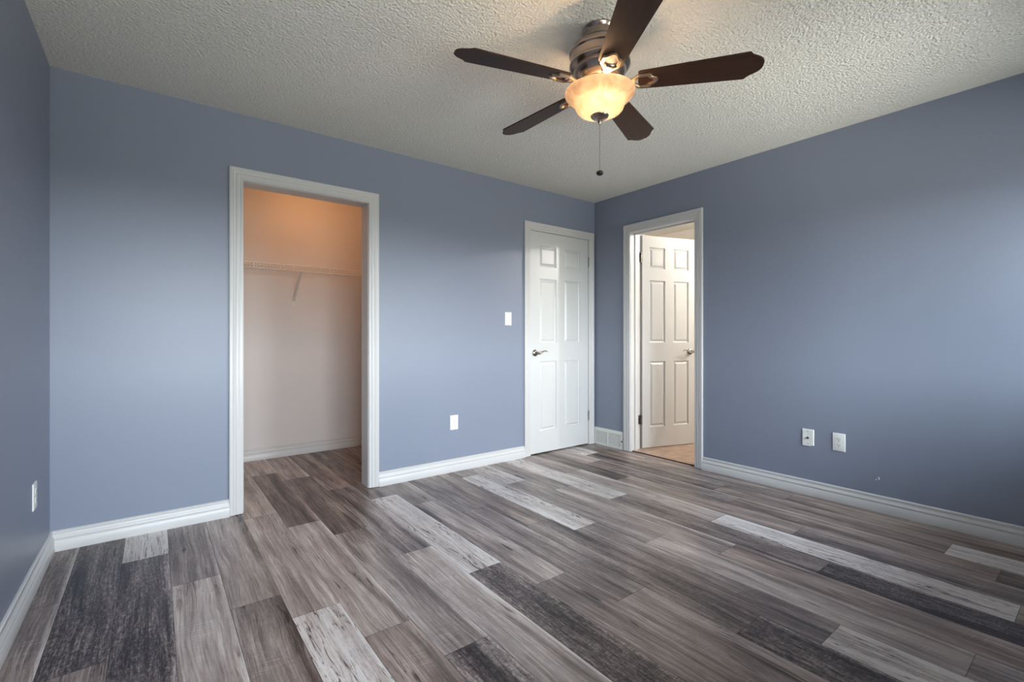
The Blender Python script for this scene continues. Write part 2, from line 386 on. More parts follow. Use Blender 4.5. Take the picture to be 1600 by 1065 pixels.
# floor: planks run away from the camera (along y), 0.1805 wide, 1.22 long
def build_floor():
    random.seed(5)
    W_, X0, LEN = 0.1805, 0.060, 1.22
    # type presets: tone, white, warm, mottle
    T = dict(W=(.80, 1, .45, .25), w=(.70, .8, .5, .2), L=(.60, .12, .62, .1), l=(.54, .1, .5, .12), M=(.43, .05, .45, .12), m=(.37, .05, .35, .2),
             D=(.20, 0, .25, .75), d=(.31, 0, .4, .35), B=(.28, 0, .85, .15), b=(.41, .05, .9, .1))
    cols = {   # column: (any joint y, {plank index from that joint upward (0 = just above, -1 = just below): type})
        -3: (2.63, {0: 'd', -1: 'm'}), -2: (2.06, {0: 'D', 1: 'm', -1: 'B'}), -1: (2.90, {0: 'W', -1: 'D', -2: 'd'}),
        0: (2.50, {0: 'm', 1: 'L', -1: 'L'}), 1: (2.15, {0: 'l', 1: 'L', -1: 'm'}), 2: (1.94, {0: 'L', 1: 'L', -1: 'W'}),
        3: (1.66, {0: 'L', 1: 'B', -1: 'b'}), 4: (1.40, {0: 'M', 1: 'B', -1: 'D'}), 5: (2.18, {0: 'm', 1: 'b', -1: 'l', -2: 'M'}),
        6: (1.82, {0: 'W', 1: 'm', -1: 'D', -2: 'm'}), 7: (1.56, {0: 'l', 1: 'M', -1: 'M'}), 8: (1.26, {0: 'm', 1: 'm', -1: 'l'}),
        9: (0.86, {0: 'd', 1: 'b', 2: 'M', -1: 'D'}), 10: (0.65, {0: 'm', 1: 'W', -1: 'W'}), 11: (0.31, {0: 'l', 1: 'm', 2: 'w', -1: 'm'}),
        12: (1.23, {0: 'l', 1: 'M', -1: 'b', -2: 'M'}), 13: (0.86, {0: 'd', 1: 'W', -1: 'D'}), 14: (0.256, {0: 'W', 1: 'l', 2: 'M', -1: 'b'}),
        15: (1.11, {0: 'b', 1: 'B', -1: 'm'}), 16: (0.35, {0: 'b', 1: 'm', 2: 'l', -1: 'B'}), 17: (0.55, {0: 'b', 1: 'd', 2: 'W', -1: 'W'}),
        18: (1.38, {0: 'm', 1: 'b', -1: 'b'}), 19: (2.0, {0: 'M', 1: 'M', -1: 'b'})}
    bm = bmesh.new()
    uvl = bm.loops.layers.uv.new('plank'); cl = bm.loops.layers.float_color.new('tone'); sl = bm.faces.layers.float.new('seed')
    g = 0.0007
    for k in range(-3, 20):
        j0, tp = cols[k]
        x0 = max(X0 + k * W_, L); x1 = min(X0 + (k + 1) * W_, 3.585)
        for i in range(-4, 5):
            y0 = j0 + i * LEN; y1 = y0 + LEN
            yt = CB if x0 < R - 0.02 else RY1 + JT
            yb = F if x0 < R - 0.02 else RY0 - JT
            ya, yc = max(y0, yb), min(y1, yt)
            if yc - ya < 0.005: continue
            ty = tp.get(i) or random.choice('LlMmdb')
            tone = list(T[ty]); tone[0] += random.uniform(-.03, .03) + .06
            sd = random.random()
            vs = [bm.verts.new(p) for p in ((x0 + g, ya + g, 0), (x1 - g, ya + g, 0), (x1 - g, yc - g, 0), (x0 + g, yc - g, 0))]
            f = bm.faces.new(vs); f[sl] = sd; f.material_index = 0
            for lp in f.loops:
                lp[uvl].uv = (lp.vert.co.x - (X0 + k * W_), lp.vert.co.y - y0)
                lp[cl] = tone
            # bevelled edge down into the joint
            e = 0.0006
            lo = [bm.verts.new(p) for p in ((x0, ya, -e), (x1, ya, -e), (x1, yc, -e), (x0, yc, -e))]
            for a in range(4):
                q = bm.faces.new((vs[a], lo[a], lo[(a + 1) % 4], vs[(a + 1) % 4])); q.material_index = 1
                for lp in q.loops: lp[uvl].uv = (0, 0); lp[cl] = tone
    # slab under the planks
    before = set(bm.faces)
    box(bm, L - 0.12, BX + 0.12, F - 0.12, CB + 0.12, -0.12, -0.0012, mi=1)
    o = link('floor', bm, [M['floor'], M['seam']], recalc=False); o['kind'] = 'structure'
    return o
build_floor()
bm = bmesh.new(); box(bm, 3.590, BX, RY0 - JT, RY1 + JT, -0.001, 0.010, bev=0.002)
box(bm, XR + t_, BX, BY0, RY0 - JT, -0.001, 0.010); box(bm, XR + t_, BX, RY1 + JT, BY1, -0.001, 0.010)
struct('floor_bathroom', bm, M['tile'])
bm = bmesh.new(); box(bm, 3.583, 3.590, RY0, RY1, -0.001, 0.0075); struct('trim_6', bm, M['gap'])

# ------------------------------------------------------------------ trim profiles
CW = 0.0725
CPROF = [(0.0, 0.0), (0.0, 0.009), (0.003, 0.012), (0.012, 0.0125), (0.018, 0.0105), (0.021, 0.0135), (0.026, 0.0155), (0.036, 0.0155), (0.040, 0.0135),
         (0.043, 0.0160), (0.050, 0.0185), (0.054, 0.0165), (0.057, 0.0185), (0.068, 0.0190), (0.0725, 0.0165), (0.0725, 0.0)]
def casing(name, s0, s1, zt, place, inner=0.0):
    """mitred casing round an opening s0..s1 up to zt; place(s, z, t) -> world"""
    bm = bmesh.new(); rows = []
    for a, t in CPROF:
        rows.append([bm.verts.new(place(s0 - a, 0.003, t)), bm.verts.new(place(s0 - a, zt + a, t)), bm.verts.new(place(s1 + a, zt + a, t)), bm.verts.new(place(s1 + a, 0.003, t))])
    n = len(rows)
    for i in range(n):
        j = (i + 1) % n
        for k in range(3): bm.faces.new((rows[i][k], rows[i][k + 1], rows[j][k + 1], rows[j][k]))
    bm.faces.new([r[0] for r in rows]); bm.faces.new([r[3] for r in rows])
    o = struct(name, bm, M['trim'], smooth=True); return o
backp = lambda s, z, t: (s, B - t, z)
rightp = lambda s, z, t: (R - t, s, z)
casing('trim_1', 0.4324, 1.2168, 2.0345, backp)
casing('trim_2', DX0 - 0.004, DX1 + 0.004, DZ + 0.004, backp)
casing('trim_3', RY0 - 0.003, RY1 + 0.003, RZ + 0.003, rightp)
casing('trim_7', OPX0 - .004, OPX1 + .004, OPZ + .004, lambda s, z, t: (s, YB + t_ + t, z))
casing('trim_8', RY0 - 0.003, RY1 + 0.003, RZ + 0.003, lambda s, z, t: (XR + t_ + t, s, z + .007))

def jamb(name, mk, s0, s1, zt, d0, d1, stop=None):
    bm = bmesh.new()
    for a, b_, z0, z1 in ((s0 - JT, s0, 0.002, zt + JT), (s1, s1 + JT, 0.002, zt + JT), (s0, s1, zt, zt + JT)): mk(bm, a, b_, d0, d1, z0, z1)
    if stop:
        for a, b_, z0, z1 in ((s0, s0 + 0.010, 0.004, zt), (s1 - 0.010, s1, 0.004, zt), (s0 + 0.010, s1 - 0.010, zt - 0.010, zt)): mk(bm, a, b_, stop[0], stop[1], z0, z1)
    return struct(name, bm, M['trim'])
mkb = lambda bm, a, b_, d0, d1, z0, z1: box(bm, a, b_, d0, d1, z0, z1)
mkr = lambda bm, a, b_, d0, d1, z0, z1: box(bm, d0, d1, a, b_, z0, z1)
jamb('trim_4', mkb, OPX0, OPX1, OPZ, B + 0.0005, YB + t_)
jamb('trim_5', mkb, DX0 - 0.003, DX1 + 0.003, DZ + 0.003, B + 0.0005, YB, stop=(B + 0.036, B + 0.068))
jamb('trim_9', mkr, RY0, RY1, RZ, R + 0.0005, XR + t_, stop=(XR - 0.062, XR - 0.026))

BPROF = [(0.0, 0.0), (0.021, 0.0), (0.0215, 0.004), (0.0195, 0.050), (0.0165, 0.0545), (0.0165, 0.060), (0.0185, 0.064), (0.0165, 0.071), (0.0115, 0.078),
         (0.0100, 0.084), (0.0115, 0.088), (0.0105, 0.098), (0.0060, 0.102), (0.0, 0.102)]
def baseboard(name, a, b, nrm, m0=0, m1=0, z=0.0):
    """profile swept from a to b; nrm = direction into the room; m0/m1 = mitre (+1 shortens inside corner)"""
    a = Vector((a[0], a[1], z)); b = Vector((b[0], b[1], z)); nv = Vector((nrm[0], nrm[1], 0)); d = (b - a).normalized()
    bm = bmesh.new(); A, B_ = [], []
    for t, zz in BPROF:
        A.append(bm.verts.new(a + nv * t + d * t * m0 + Vector((0, 0, zz)))); B_.append(bm.verts.new(b + nv * t - d * t * m1 + Vector((0, 0, zz))))
    n = len(A)
    for i in range(n): bm.faces.new((A[i], A[(i + 1) % n], B_[(i + 1) % n], B_[i]))
    bm.faces.new(A); bm.faces.new(B_)
    return struct(name, bm, M['trim'], smooth=True)
baseboard('baseboard_left', (L, F), (L, B), (1, 0), 1, 1)
baseboard('baseboard_back', (L, B), (0.4324 - CW, B), (0, -1), 1, 0)
baseboard('baseboard_back', (1.2168 + CW, B), (DX0 - 0.004 - CW, B), (0, -1), 0, 0)
baseboard('baseboard_right', (R, F), (R, RY0 - 0.003 - CW), (-1, 0), 1, 0)
baseboard('baseboard_front', (L, F), (R, F), (0, 1), 1, 1)
baseboard('baseboard_closet', (L + t_, CB), (CR, CB), (0, -1), 1, 1)
baseboard('baseboard_closet', (CR, YB + t_), (CR, CB), (-1, 0), 0, 1)
baseboard('baseboard_bathroom', (XR + t_, BY1), (BX, BY1), (0, -1), 1, 1, 0.010)
baseboard('baseboard_bathroom', (BX, BY0), (BX, BY1), (-1, 0), 1, 1, 0.010)

# ------------------------------------------------------------------ doors
def door_mesh(w_, h_, cols_, rows_, th=0.035):
    """six-panel slab, local x 0..w, z 0..h, room face at y = 0, back at y = th; both faces moulded"""
    bm = bmesh.new()
    xs = [0] + [q for c in cols_ for q in c] + [w_]; zs = [0] + [q for c in rows_ for q in c] + [h_]
    def ispanel(i, j): return i % 2 == 1 and j % 2 == 1
    for side in (0, 1):
        yb = 0.0 if side == 0 else th; sg = 1 if side == 0 else -1
        for i in range(len(xs) - 1):
            for j in range(len(zs) - 1):
                x0, x1, z0, z1 = xs[i], xs[i + 1], zs[j], zs[j + 1]
                if not ispanel(i, j):
                    bm.faces.new([bm.verts.new(p) for p in ((x0, yb, z0), (x1, yb, z0), (x1, yb, z1), (x0, yb, z1))]); continue
                # rings: inset, depth
                rings = []
                for ins, dep in ((0, 0), (0.002, 0.0070), (0.012, 0.0110), (0.016, 0.0100), (0.032, 0.0020), (0.0335, 0.0024)):
                    rings.append([bm.verts.new(p) for p in ((x0 + ins, yb + sg * dep, z0 + ins), (x1 - ins, yb + sg * dep, z0 + ins), (x1 - ins, yb + sg * dep, z1 - ins), (x0 + ins, yb + sg * dep, z1 - ins))])
                for a, b_ in zip(rings, rings[1:]):
                    for k in range(4): bm.faces.new((a[k], a[(k + 1) % 4], b_[(k + 1) % 4], b_[k]))
                bm.faces.new(rings[-1])
    for (x0, z0, x1, z1) in ((0, 0, 0, h_), (w_, 0, w_, h_), (0, 0, w_, 0), (0, h_, w_, h_)):
        bm.faces.new([bm.verts.new(p) for p in ((x0, 0, z0), (x1, 0, z1), (x1, th, z1), (x0, th, z0))])
    # every rim point of the grid must be welded
    bmesh.ops.remove_doubles(bm, verts=bm.verts, dist=0.0003)
    return bm
def door_material():
    m, n, b = new_mat('moulded_white_door')
    t = N(n, 'ShaderNodeTexCoord'); mp = N(n, 'ShaderNodeMapping'); mp.inputs['Scale'].default_value = (55, 55, 3.0)
    no = N(n, 'ShaderNodeTexNoise'); no.inputs['Scale'].default_value = 1.6; no.inputs['Detail'].default_value = 4; no.inputs['Distortion'].default_value = 1.0
    n.links.new(t.outputs['Object'], mp.inputs[0]); n.links.new(mp.outputs[0], no.inputs['Vector'])
    bp = N(n, 'ShaderNodeBump'); bp.inputs['Strength'].default_value = 0.22; bp.inputs['Distance'].default_value = 0.002
    n.links.new(no.outputs['Fac'], bp.inputs['Height']); n.links.new(bp.outputs[0], b.inputs['Normal'])
    b.inputs['Base Color'].default_value = srgb(209, 210, 209); b.inputs['Roughness'].default_value = 0.33
    return m
M['door'] = door_material()
def lever(parent, x, z, dirx, y=0.0):
    """rose + wavy lever on the room side (towards -y local)"""
    e = empty('door_handle', (x, y, z)); e.parent = parent; 
    bm = bmesh.new()
    prof = [(0.0, 0.0), (0.031, 0.0), (0.031, 0.004), (0.027, 0.009), (0.020, 0.012), (0.0125, 0.015), (0.011, 0.034), (0.013, 0.040), (0.013, 0.048), (0.010, 0.053), (0.0, 0.055)]
    lathe(bm, prof, 32, cap=False)
    for v in bm.verts: v.co = Vector((v.co.x, -v.co.z, v.co.y))
    pts = []; rad = []
    for i in range(15):
        s = i / 14; pts.append((dirx * (0.004 + 0.112 * s), -0.046 + 0.006 * math.sin(s * 3.0), 0.010 * math.sin(s * 2 * PI * 0.95 + 3.5) + 0.003 + 0.008 * s)); rad.append(0.0088 - 0.0038 * s if i < 14 else 0.003)
    tube(bm, pts, rad, 10)
    link('lever', bm, M['nickel'], e, smooth=True)
    return e
def hinge(parent, x, y, z):
    e = empty('hinge', (x, y, z)); e.parent = parent
    bm = bmesh.new()
    for k in range(5):
        a = -0.045 + k * 0.018
        lathe(bm, [(0.0, a), (0.0062, a), (0.0062, a + 0.0172), (0.0, a + 0.0172)], 14, cap=False)
    ball(bm, (0, 0, 0.048), 0.005); ball(bm, (0, 0, -0.048), 0.005)
    link('knuckle', bm, M['nickel'], e, smooth=True)
    return e
d1 = empty('door_1', (DX0, B - 0.003, 0.012)); d1['kind'] = 'structure'
link('door_panel', door_mesh(DX1 - DX0, DZ - 0.012, ((.106, .316), (.421, .630)), ((.20, .84), (1.013, 1.605), (1.718, 1.908))), M['door'], d1)
lever(d1, 0.052, 0.920, 1)
for z in (1.815, 0.28): hinge(d1, DX1 - DX0 + 0.003, -0.006, z)
bm = bmesh.new(); box(bm, -0.0012, 0.0, 0.004, 0.031, -0.028, 0.028); box(bm, -0.009, -0.001, 0.010, 0.024, -0.008, 0.008)
o = link('latch_plate', bm, M['nickel'], d1); o.location = (0, 0, 0.92)

ang = math.atan2(2.633 - 2.811, 4.307 - 3.711)
d2 = empty('door_2', (3.711, 2.806, 0.016), ang); d2['kind'] = 'structure'
link('door_panel', door_mesh(0.624, 2.035, ((.084, .266), (.368, .550)), ((.196, .828), (1.008, 1.606), (1.722, 1.925))), M['door'], d2)
lever(d2, 0.566, 0.915, -1)
for z in (1.825, 0.27):
    e_ = hinge(d2, -0.010, 0.006, z)
    bm = bmesh.new()
    box(bm, -0.001, 0.0012, -0.006, 0.030, -0.044, 0.044)
    for zz in (-0.03, 0, 0.03): ball(bm, (-0.001, 0.012, zz), 0.0035)
    o = link('leaf', bm, M['nickel'], e_); o.location = (0.009, 0, 0)
    bm = bmesh.new()
    box(bm, -0.034, 0.0, -0.0012, 0.0012, -0.044, 0.044)
    for zz in (-0.03, 0, 0.03): ball(bm, (-0.018, -0.001, zz), 0.0035)
    o = link('leaf', bm, M['nickel'], e_); o.location = (0, 0.012, 0); o.rotation_euler = (0, 0, -ang)

# ------------------------------------------------------------------ window behind the camera
def window(name, WX0, WX1):
    r = empty(name, ((WX0 + WX1) / 2, F - 0.06, WZ0)); r['kind'] = 'structure'
    W2 = (WX1 - WX0) / 2; Hh = WZ1 - WZ0
    bm = bmesh.new(); fw = 0.045
    for a in ((-W2, -W2 + fw, 0, Hh), (W2 - fw, W2, 0, Hh), (-W2 + fw, W2 - fw, 0, fw), (-W2 + fw, W2 - fw, Hh - fw, Hh), (-0.03, 0.03, fw, Hh - fw)):
        box(bm, a[0], a[1], -0.04, 0.03, a[2], a[3])
    link('window_frame', bm, M['vinyl'], r)
    for s in (-1, 1):
        bm = bmesh.new()
        x0, x1 = (-W2 + fw, -0.03) if s < 0 else (0.03, W2 - fw)
        box(bm, x0, x1, -0.012, -0.008, fw, Hh - fw); link('window_pane', bm, M['pane'], r)
    bm = bmesh.new(); box(bm, -W2 - 0.06, W2 + 0.06, 0.035, 0.095, -0.022, 0.0, bev=0.003); link('window_sill', bm, M['trim'], r)
def window_casing(name, WX0, WX1):
    bm = bmesh.new(); rows = []
    for a, t in CPROF:
        a *= 0.75
        rows.append([bm.verts.new((x, F + t, z)) for x, z in ((WX0 - a, WZ0), (WX0 - a, WZ1 + a), (WX1 + a, WZ1 + a), (WX1 + a, WZ0))])
    for i in range(len(rows)):
        j = (i + 1) % len(rows)
        for k in range(3): bm.faces.new((rows[i][k], rows[i][k + 1], rows[j][k + 1], rows[j][k]))
    bm.faces.new([r_[0] for r_ in rows]); bm.faces.new([r_[3] for r_ in rows])
    struct(name, bm, M['trim'])
for i, (a, b) in enumerate(WINS):
    window('window_%d' % (i + 1), a, b); window_casing('trim_%d' % (10 + i), a, b)

# ------------------------------------------------------------------ plates (local: face towards -y, wall plane at y = 0)
def plate(name, w_=0.072, h_=0.116):
    e = empty(name, (0, 0, 0)); bm = bmesh.new()
    # cover with softly sloping rim
    r0 = [(-w_ / 2, 0, -h_ / 2), (w_ / 2, 0, -h_ / 2), (w_ / 2, 0, h_ / 2), (-w_ / 2, 0, h_ / 2)]
    rings = []
    for ins, dep in ((0, 0), (0, 0.0025), (0.002, 0.0048), (0.006, 0.006)):
        rings.append([bm.verts.new((x - math.copysign(ins, x), -dep, z - math.copysign(ins, z))) for x, _, z in r0])
    for a, b_ in zip(rings, rings[1:]):
        for k in range(4): bm.faces.new((a[k], a[(k + 1) % 4], b_[(k + 1) % 4], b_[k]))
    bm.faces.new(rings[-1]); bm.faces.new(rings[0])
    link('cover_plate', bm, M['plate'], e, smooth=True)
    return e
def screw(e, z):
    bm = bmesh.new(); lathe(bm, [(0.0, 0), (0.003, 0), (0.0025, 0.001), (0, 0.0013)], 12, cap=False)
    for v in bm.verts: v.co = Vector((v.co.x, -0.006 - v.co.z, v.co.y + z))
    link('screw', bm, M['nickel'], e, smooth=True)
def outlet(name='wall_outlet'):
    e = plate(name)
    for s in (-1, 1):
        bm = bmesh.new(); pts = []
        for i in range(28):
            a = 2 * PI * i / 28; x = 0.0172 * math.cos(a); z = max(-0.0135, min(0.0135, 0.0172 * math.sin(a))); pts.append((x, z))
        f0 = [bm.verts.new((x, -0.0055, z + s * 0.0195)) for x, z in pts]; f1 = [bm.verts.new((x * .97, -0.0075, z * .97 + s * 0.0195)) for x, z in pts]
        for i in range(28): bm.faces.new((f0[i], f0[(i + 1) % 28], f1[(i + 1) % 28], f1[i]))
        bm.faces.new(f1)
        rc = link('receptacle', bm, M['plate'], e)
        bm = bmesh.new()
        for x, hh in ((-0.0065, 0.0085), (0.0065, 0.0070)):
            box(bm, x - 0.0011, x + 0.0011, -0.0078, -0.0070, s * 0.0195 + 0.003 - hh / 2, s * 0.0195 + 0.003 + hh / 2)
        q = []
        for i in range(12):
            a = 2 * PI * i / 12; q.append(bm.verts.new((0.0026 * math.cos(a), -0.0078, s * 0.0195 - 0.0075 + 0.0026 * math.sin(a))))
        bm.faces.new(q)
        link('slot', bm, M['slot'], rc)
    screw(e, 0)
    return e
o = outlet(); o.location = (1.919, B, 0.392); tag(o, 'white duplex wall outlet low on the blue wall between closet opening and closed door', 'outlet')
o = outlet(); o.location = (R, 1.139, 0.391); o.rotation_euler = (0, 0, -PI / 2); tag(o, 'white duplex wall outlet on the right-hand wall, beside the blank plate with a jack', 'outlet')
o = outlet(); o.location = (L, 2.893, 0.385); o.rotation_euler = (0, 0, PI / 2); tag(o, 'white duplex wall outlet seen edge-on on the left wall by the corner', 'outlet')
# light switch
s = plate('light_switch'); s.location = (2.463, B, 1.237)
bm = bmesh.new(); box(bm, -0.0168, 0.0168, -0.0075, -0.005, -0.0335, 0.0335, bev=0.0006)
fr_ = link('switch_frame', bm, M['plate'], s)
bm = bmesh.new()
vv = [bm.verts.new(p) for p in ((-0.0145, -0.0105, -0.030), (0.0145, -0.0105, -0.030), (0.0145, -0.0078, 0.001), (-0.0145, -0.0078, 0.001), (-0.0145, -0.0082, 0.030), (0.0145, -0.0082, 0.030),
                                (-0.0145, -0.006, -0.030), (0.0145, -0.006, -0.030), (0.0145, -0.006, 0.030), (-0.0145, -0.006, 0.030))]
for q in ((0, 1, 2, 3), (3, 2, 5, 4), (0, 6, 7, 1), (4, 5, 8, 9), (0, 3, 4, 9, 6), (1, 7, 8, 5, 2)): bm.faces.new([vv[i] for i in q])
link('rocker', bm, M['plate'], s)
screw(s, 0.048); screw(s, -0.048)
tag(s, 'white rocker light switch on the blue wall left of the closed door', 'switch')
# cable plate with a chipped lower corner
e = empty('cable_plate', (R, 1.321, 0.390), -PI / 2)
bm = bmesh.new()
out = [(-0.036, -0.058), (0.013, -0.058), (0.020, -0.0545), (0.029, -0.0515), (0.036, -0.050), (0.036, 0.058), (-0.036, 0.058)]
rr = []
for k_, dep in ((1.0, 0.0), (1.0, 0.0025), (0.955, 0.0048), (0.90, 0.006)): rr.append([bm.verts.new((x * k_, -dep, z * (k_ * .5 + .5))) for x, z in out])
for a, b_ in zip(rr, rr[1:]):
    for k in range(7): bm.faces.new((a[k], a[(k + 1) % 7], b_[(k + 1) % 7], b_[k]))
bm.faces.new(rr[-1]); bm.faces.new(rr[0])
link('cover_plate', bm, M['plate'], e)
bm = bmesh.new(); lathe(bm, [(0.0, 0.005), (0.0075, 0.005), (0.0075, 0.009), (0.005, 0.009), (0.0048, 0.015), (0.002, 0.015), (0.0, 0.012)], 6, cap=False)
for v in bm.verts: v.co = Vector((v.co.x, -v.co.z, v.co.y))
link('cable_jack', bm, M['slot'], e)
screw(e, 0.042); screw(e, -0.042)
tag(e, 'white cable plate with a dark centre jack and chipped corner, low on the right-hand wall', 'wall plate')
# two chips in the blue paint
for (y_, z_, r_, sq) in ((0.9400, 0.1955, 0.0050, 1.3), (0.9265, 0.2050, 0.0060, 2.0)):
    bm = bmesh.new(); random.seed(int(y_ * 1000)); q = []
    for i in range(10):
        a = 2 * PI * i / 10; r2 = r_ * random.uniform(.7, 1.1); u_ = r2 * math.cos(a) * .7; v_ = r2 * math.sin(a) * sq * .8
        q.append(bm.verts.new((R - 0.0006, y_ + u_ + v_ * .35, z_ + v_)))
    bm.faces.new(q); qq = [bm.verts.new((R + 0.0005, v.co.y, v.co.z)) for v in q]
    for i in range(10): bm.faces.new((q[i], q[(i + 1) % 10], qq[(i + 1) % 10], qq[i]))
    bm.faces.new(qq)
    link('paint_chip', bm, M['plate'], wr)

# ------------------------------------------------------------------ floor register / wall vent in the corner
def vent():
    Wv, Hv = 0.372, 0.170; y1 = B - 0.001
    e = empty('wall_vent', (R, y1 - Wv, 0.001), 0)
    bm = bmesh.new(); D = 0.012
    def fbox(a, b_, z0, z1, d0=0.0, d1=D): box(bm, -d1, -d0, a, b_, z0, z1)
    fr = 0.030
    fbox(0, fr, 0, Hv); fbox(Wv - 0.022, Wv, 0, Hv); fbox(fr, Wv - 0.022, 0, 0.022); fbox(fr, Wv - 0.022, Hv - 0.030, Hv)
    mid = (fr + Wv - 0.022) / 2; fbox(mid - 0.004, mid + 0.004, 0.022, Hv - 0.030)
    link('vent_frame', bm, M['plate'], e)
    bm = bmesh.new(); box(bm, -0.0025, 0.0, fr, Wv - 0.022, 0.022, Hv - 0.030); link('vent_backing', bm, simple('vent_shadow_grey', srgb(70, 72, 75), 0.7), e)
    for a, b_ in ((fr, mid - 0.004), (mid + 0.004, Wv - 0.022)):
        nsl = 13; z0 = 0.022; dz = (Hv - 0.052) / nsl
        for k in range(nsl):
            bm = bmesh.new(); z = z0 + dz * (k + 0.5)
            v_ = [bm.verts.new(p) for p in ((-0.0105, a, z - 0.0032), (-0.0105, b_, z - 0.0032), (-0.004, b_, z + 0.0028), (-0.004, a, z + 0.0028),
                                            (-0.0095, a, z - 0.0040), (-0.0095, b_, z - 0.0040), (-0.003, b_, z + 0.0020), (-0.003, a, z + 0.0020))]
            for q in ((0, 1, 2, 3), (7, 6, 5, 4), (0, 4, 5, 1), (1, 5, 6, 2), (2, 6, 7, 3), (3, 7, 4, 0)): bm.faces.new([v_[i] for i in q])
            link('louver', bm, M['plate'], e)
    bm = bmesh.new(); box(bm, -0.018, -0.012, 0.006, 0.014, 0.072, 0.086, bev=0.001); link('damper_lever', bm, M['slot'], e)
    tag(e, 'white slatted metal air vent at floor level in the corner beside the closed door', 'vent')
vent()

# ------------------------------------------------------------------ wire shelf in the closet
def wire_shelf():
    x0, x1 = L + t_ + 0.004, CR - 0.004; yb, yf, zt = CB - 0.012, 4.33, 1.690; zl = 1.645
    e = empty('wire_shelf', ((x0 + x1) / 2, CB, zt)); ox = Vector((-(x0 + x1) / 2, -CB, -zt))
    P = lambda x, y, z: Vector((x, y, z)) + ox
    bm = bmesh.new(); n = int((x1 - x0) / 0.0254)
    for i in range(n + 1):
        x = x0 + 0.004 + i * (x1 - x0 - 0.008) / n
        tube(bm, [P(x, yb, zt + .002), P(x, yf, zt + .002), P(x, yf - 0.002, zl)], 0.0016, 6)
    o = link('deck_wires', bm, M['wire'], e); 
    for y, z in ((yb, zt), (yf, zt), (yf, zl), ((yb + yf) / 2, zt)):
        bm = bmesh.new(); tube(bm, [P(x0, y, z), P(x1, y, z)], 0.0034, 8); link('rail', bm, M['wire'], e, smooth=True)
    for x in (0.345, 0.648, 0.953, 1.251, 1.556, 1.86):
        bm = bmesh.new(); box(bm, -0.004, 0.004, -0.0035, 0.003, -0.022, 0.022, bev=0.001)
        o = link('lip_clip', bm, M['wire'], e); o.location = P(x, yf - 0.001, (zt + zl) / 2)
    for x in (0.15, 1.017, 1.82):
        bm = bmesh.new(); xa = x
        # U-section strut from the front rail down to the wall foot
        a = P(xa, yf + 0.006, zl - 0.001); b_ = P(xa, CB - 0.006, 1.405)
        d = (b_ - a).normalized(); s_ = Vector((1, 0, 0)); u_ = s_.cross(d)
        for off, wd, th in ((0.0, 0.007, 0.0012), (-0.0065, 0.0012, 0.006), (0.0065, 0.0012, 0.006)):
            vs = []
            for q in (a, b_):
                for sx_, sy_ in ((-1, -1), (1, -1), (1, 1), (-1, 1)): vs.append(bm.verts.new(q + s_ * (off + sx_ * wd) + u_ * (sy_ * th)))
            for q in ((0, 1, 2, 3), (7, 6, 5, 4), (0, 4, 5, 1), (1, 5, 6, 2), (2, 6, 7, 3), (3, 7, 4, 0)): bm.faces.new([vs[i] for i in q])
        br = link('shelf_bracket', bm, M['wire'], e)
        bm = bmesh.new(); box(bm, -0.010, 0.010, -0.006, 0.0, -0.034, 0.012, bev=0.001); f_ = link('bracket_foot', bm, M['wire'], br); f_.location = P(xa, CB, 1.400)
    for x in (0.20, 0.775, 1.35, 1.90):
        bm = bmesh.new(); box(bm, -0.006, 0.006, -0.014, 0.0, -0.012, 0.010, bev=0.001); o = link('wall_clip', bm, M['wire'], e); o.location = P(x, CB, zt - 0.004)
    # little hook hanging off the lower front rail
    bm = bmesh.new(); c = P(0.775, yf - 0.001, zl - 0.004)
    tube(bm, [c + Vector((0, 0.004 * math.sin(a), 0.006 * math.cos(a))) for a in [i * PI / 8 for i in range(0, 14)]], 0.0016, 6)
    link('hanging_clip', bm, M['wire'], e)
    tag(e, 'white wire closet shelf with diagonal support bracket on the closet back wall', 'shelf')
wire_shelf()

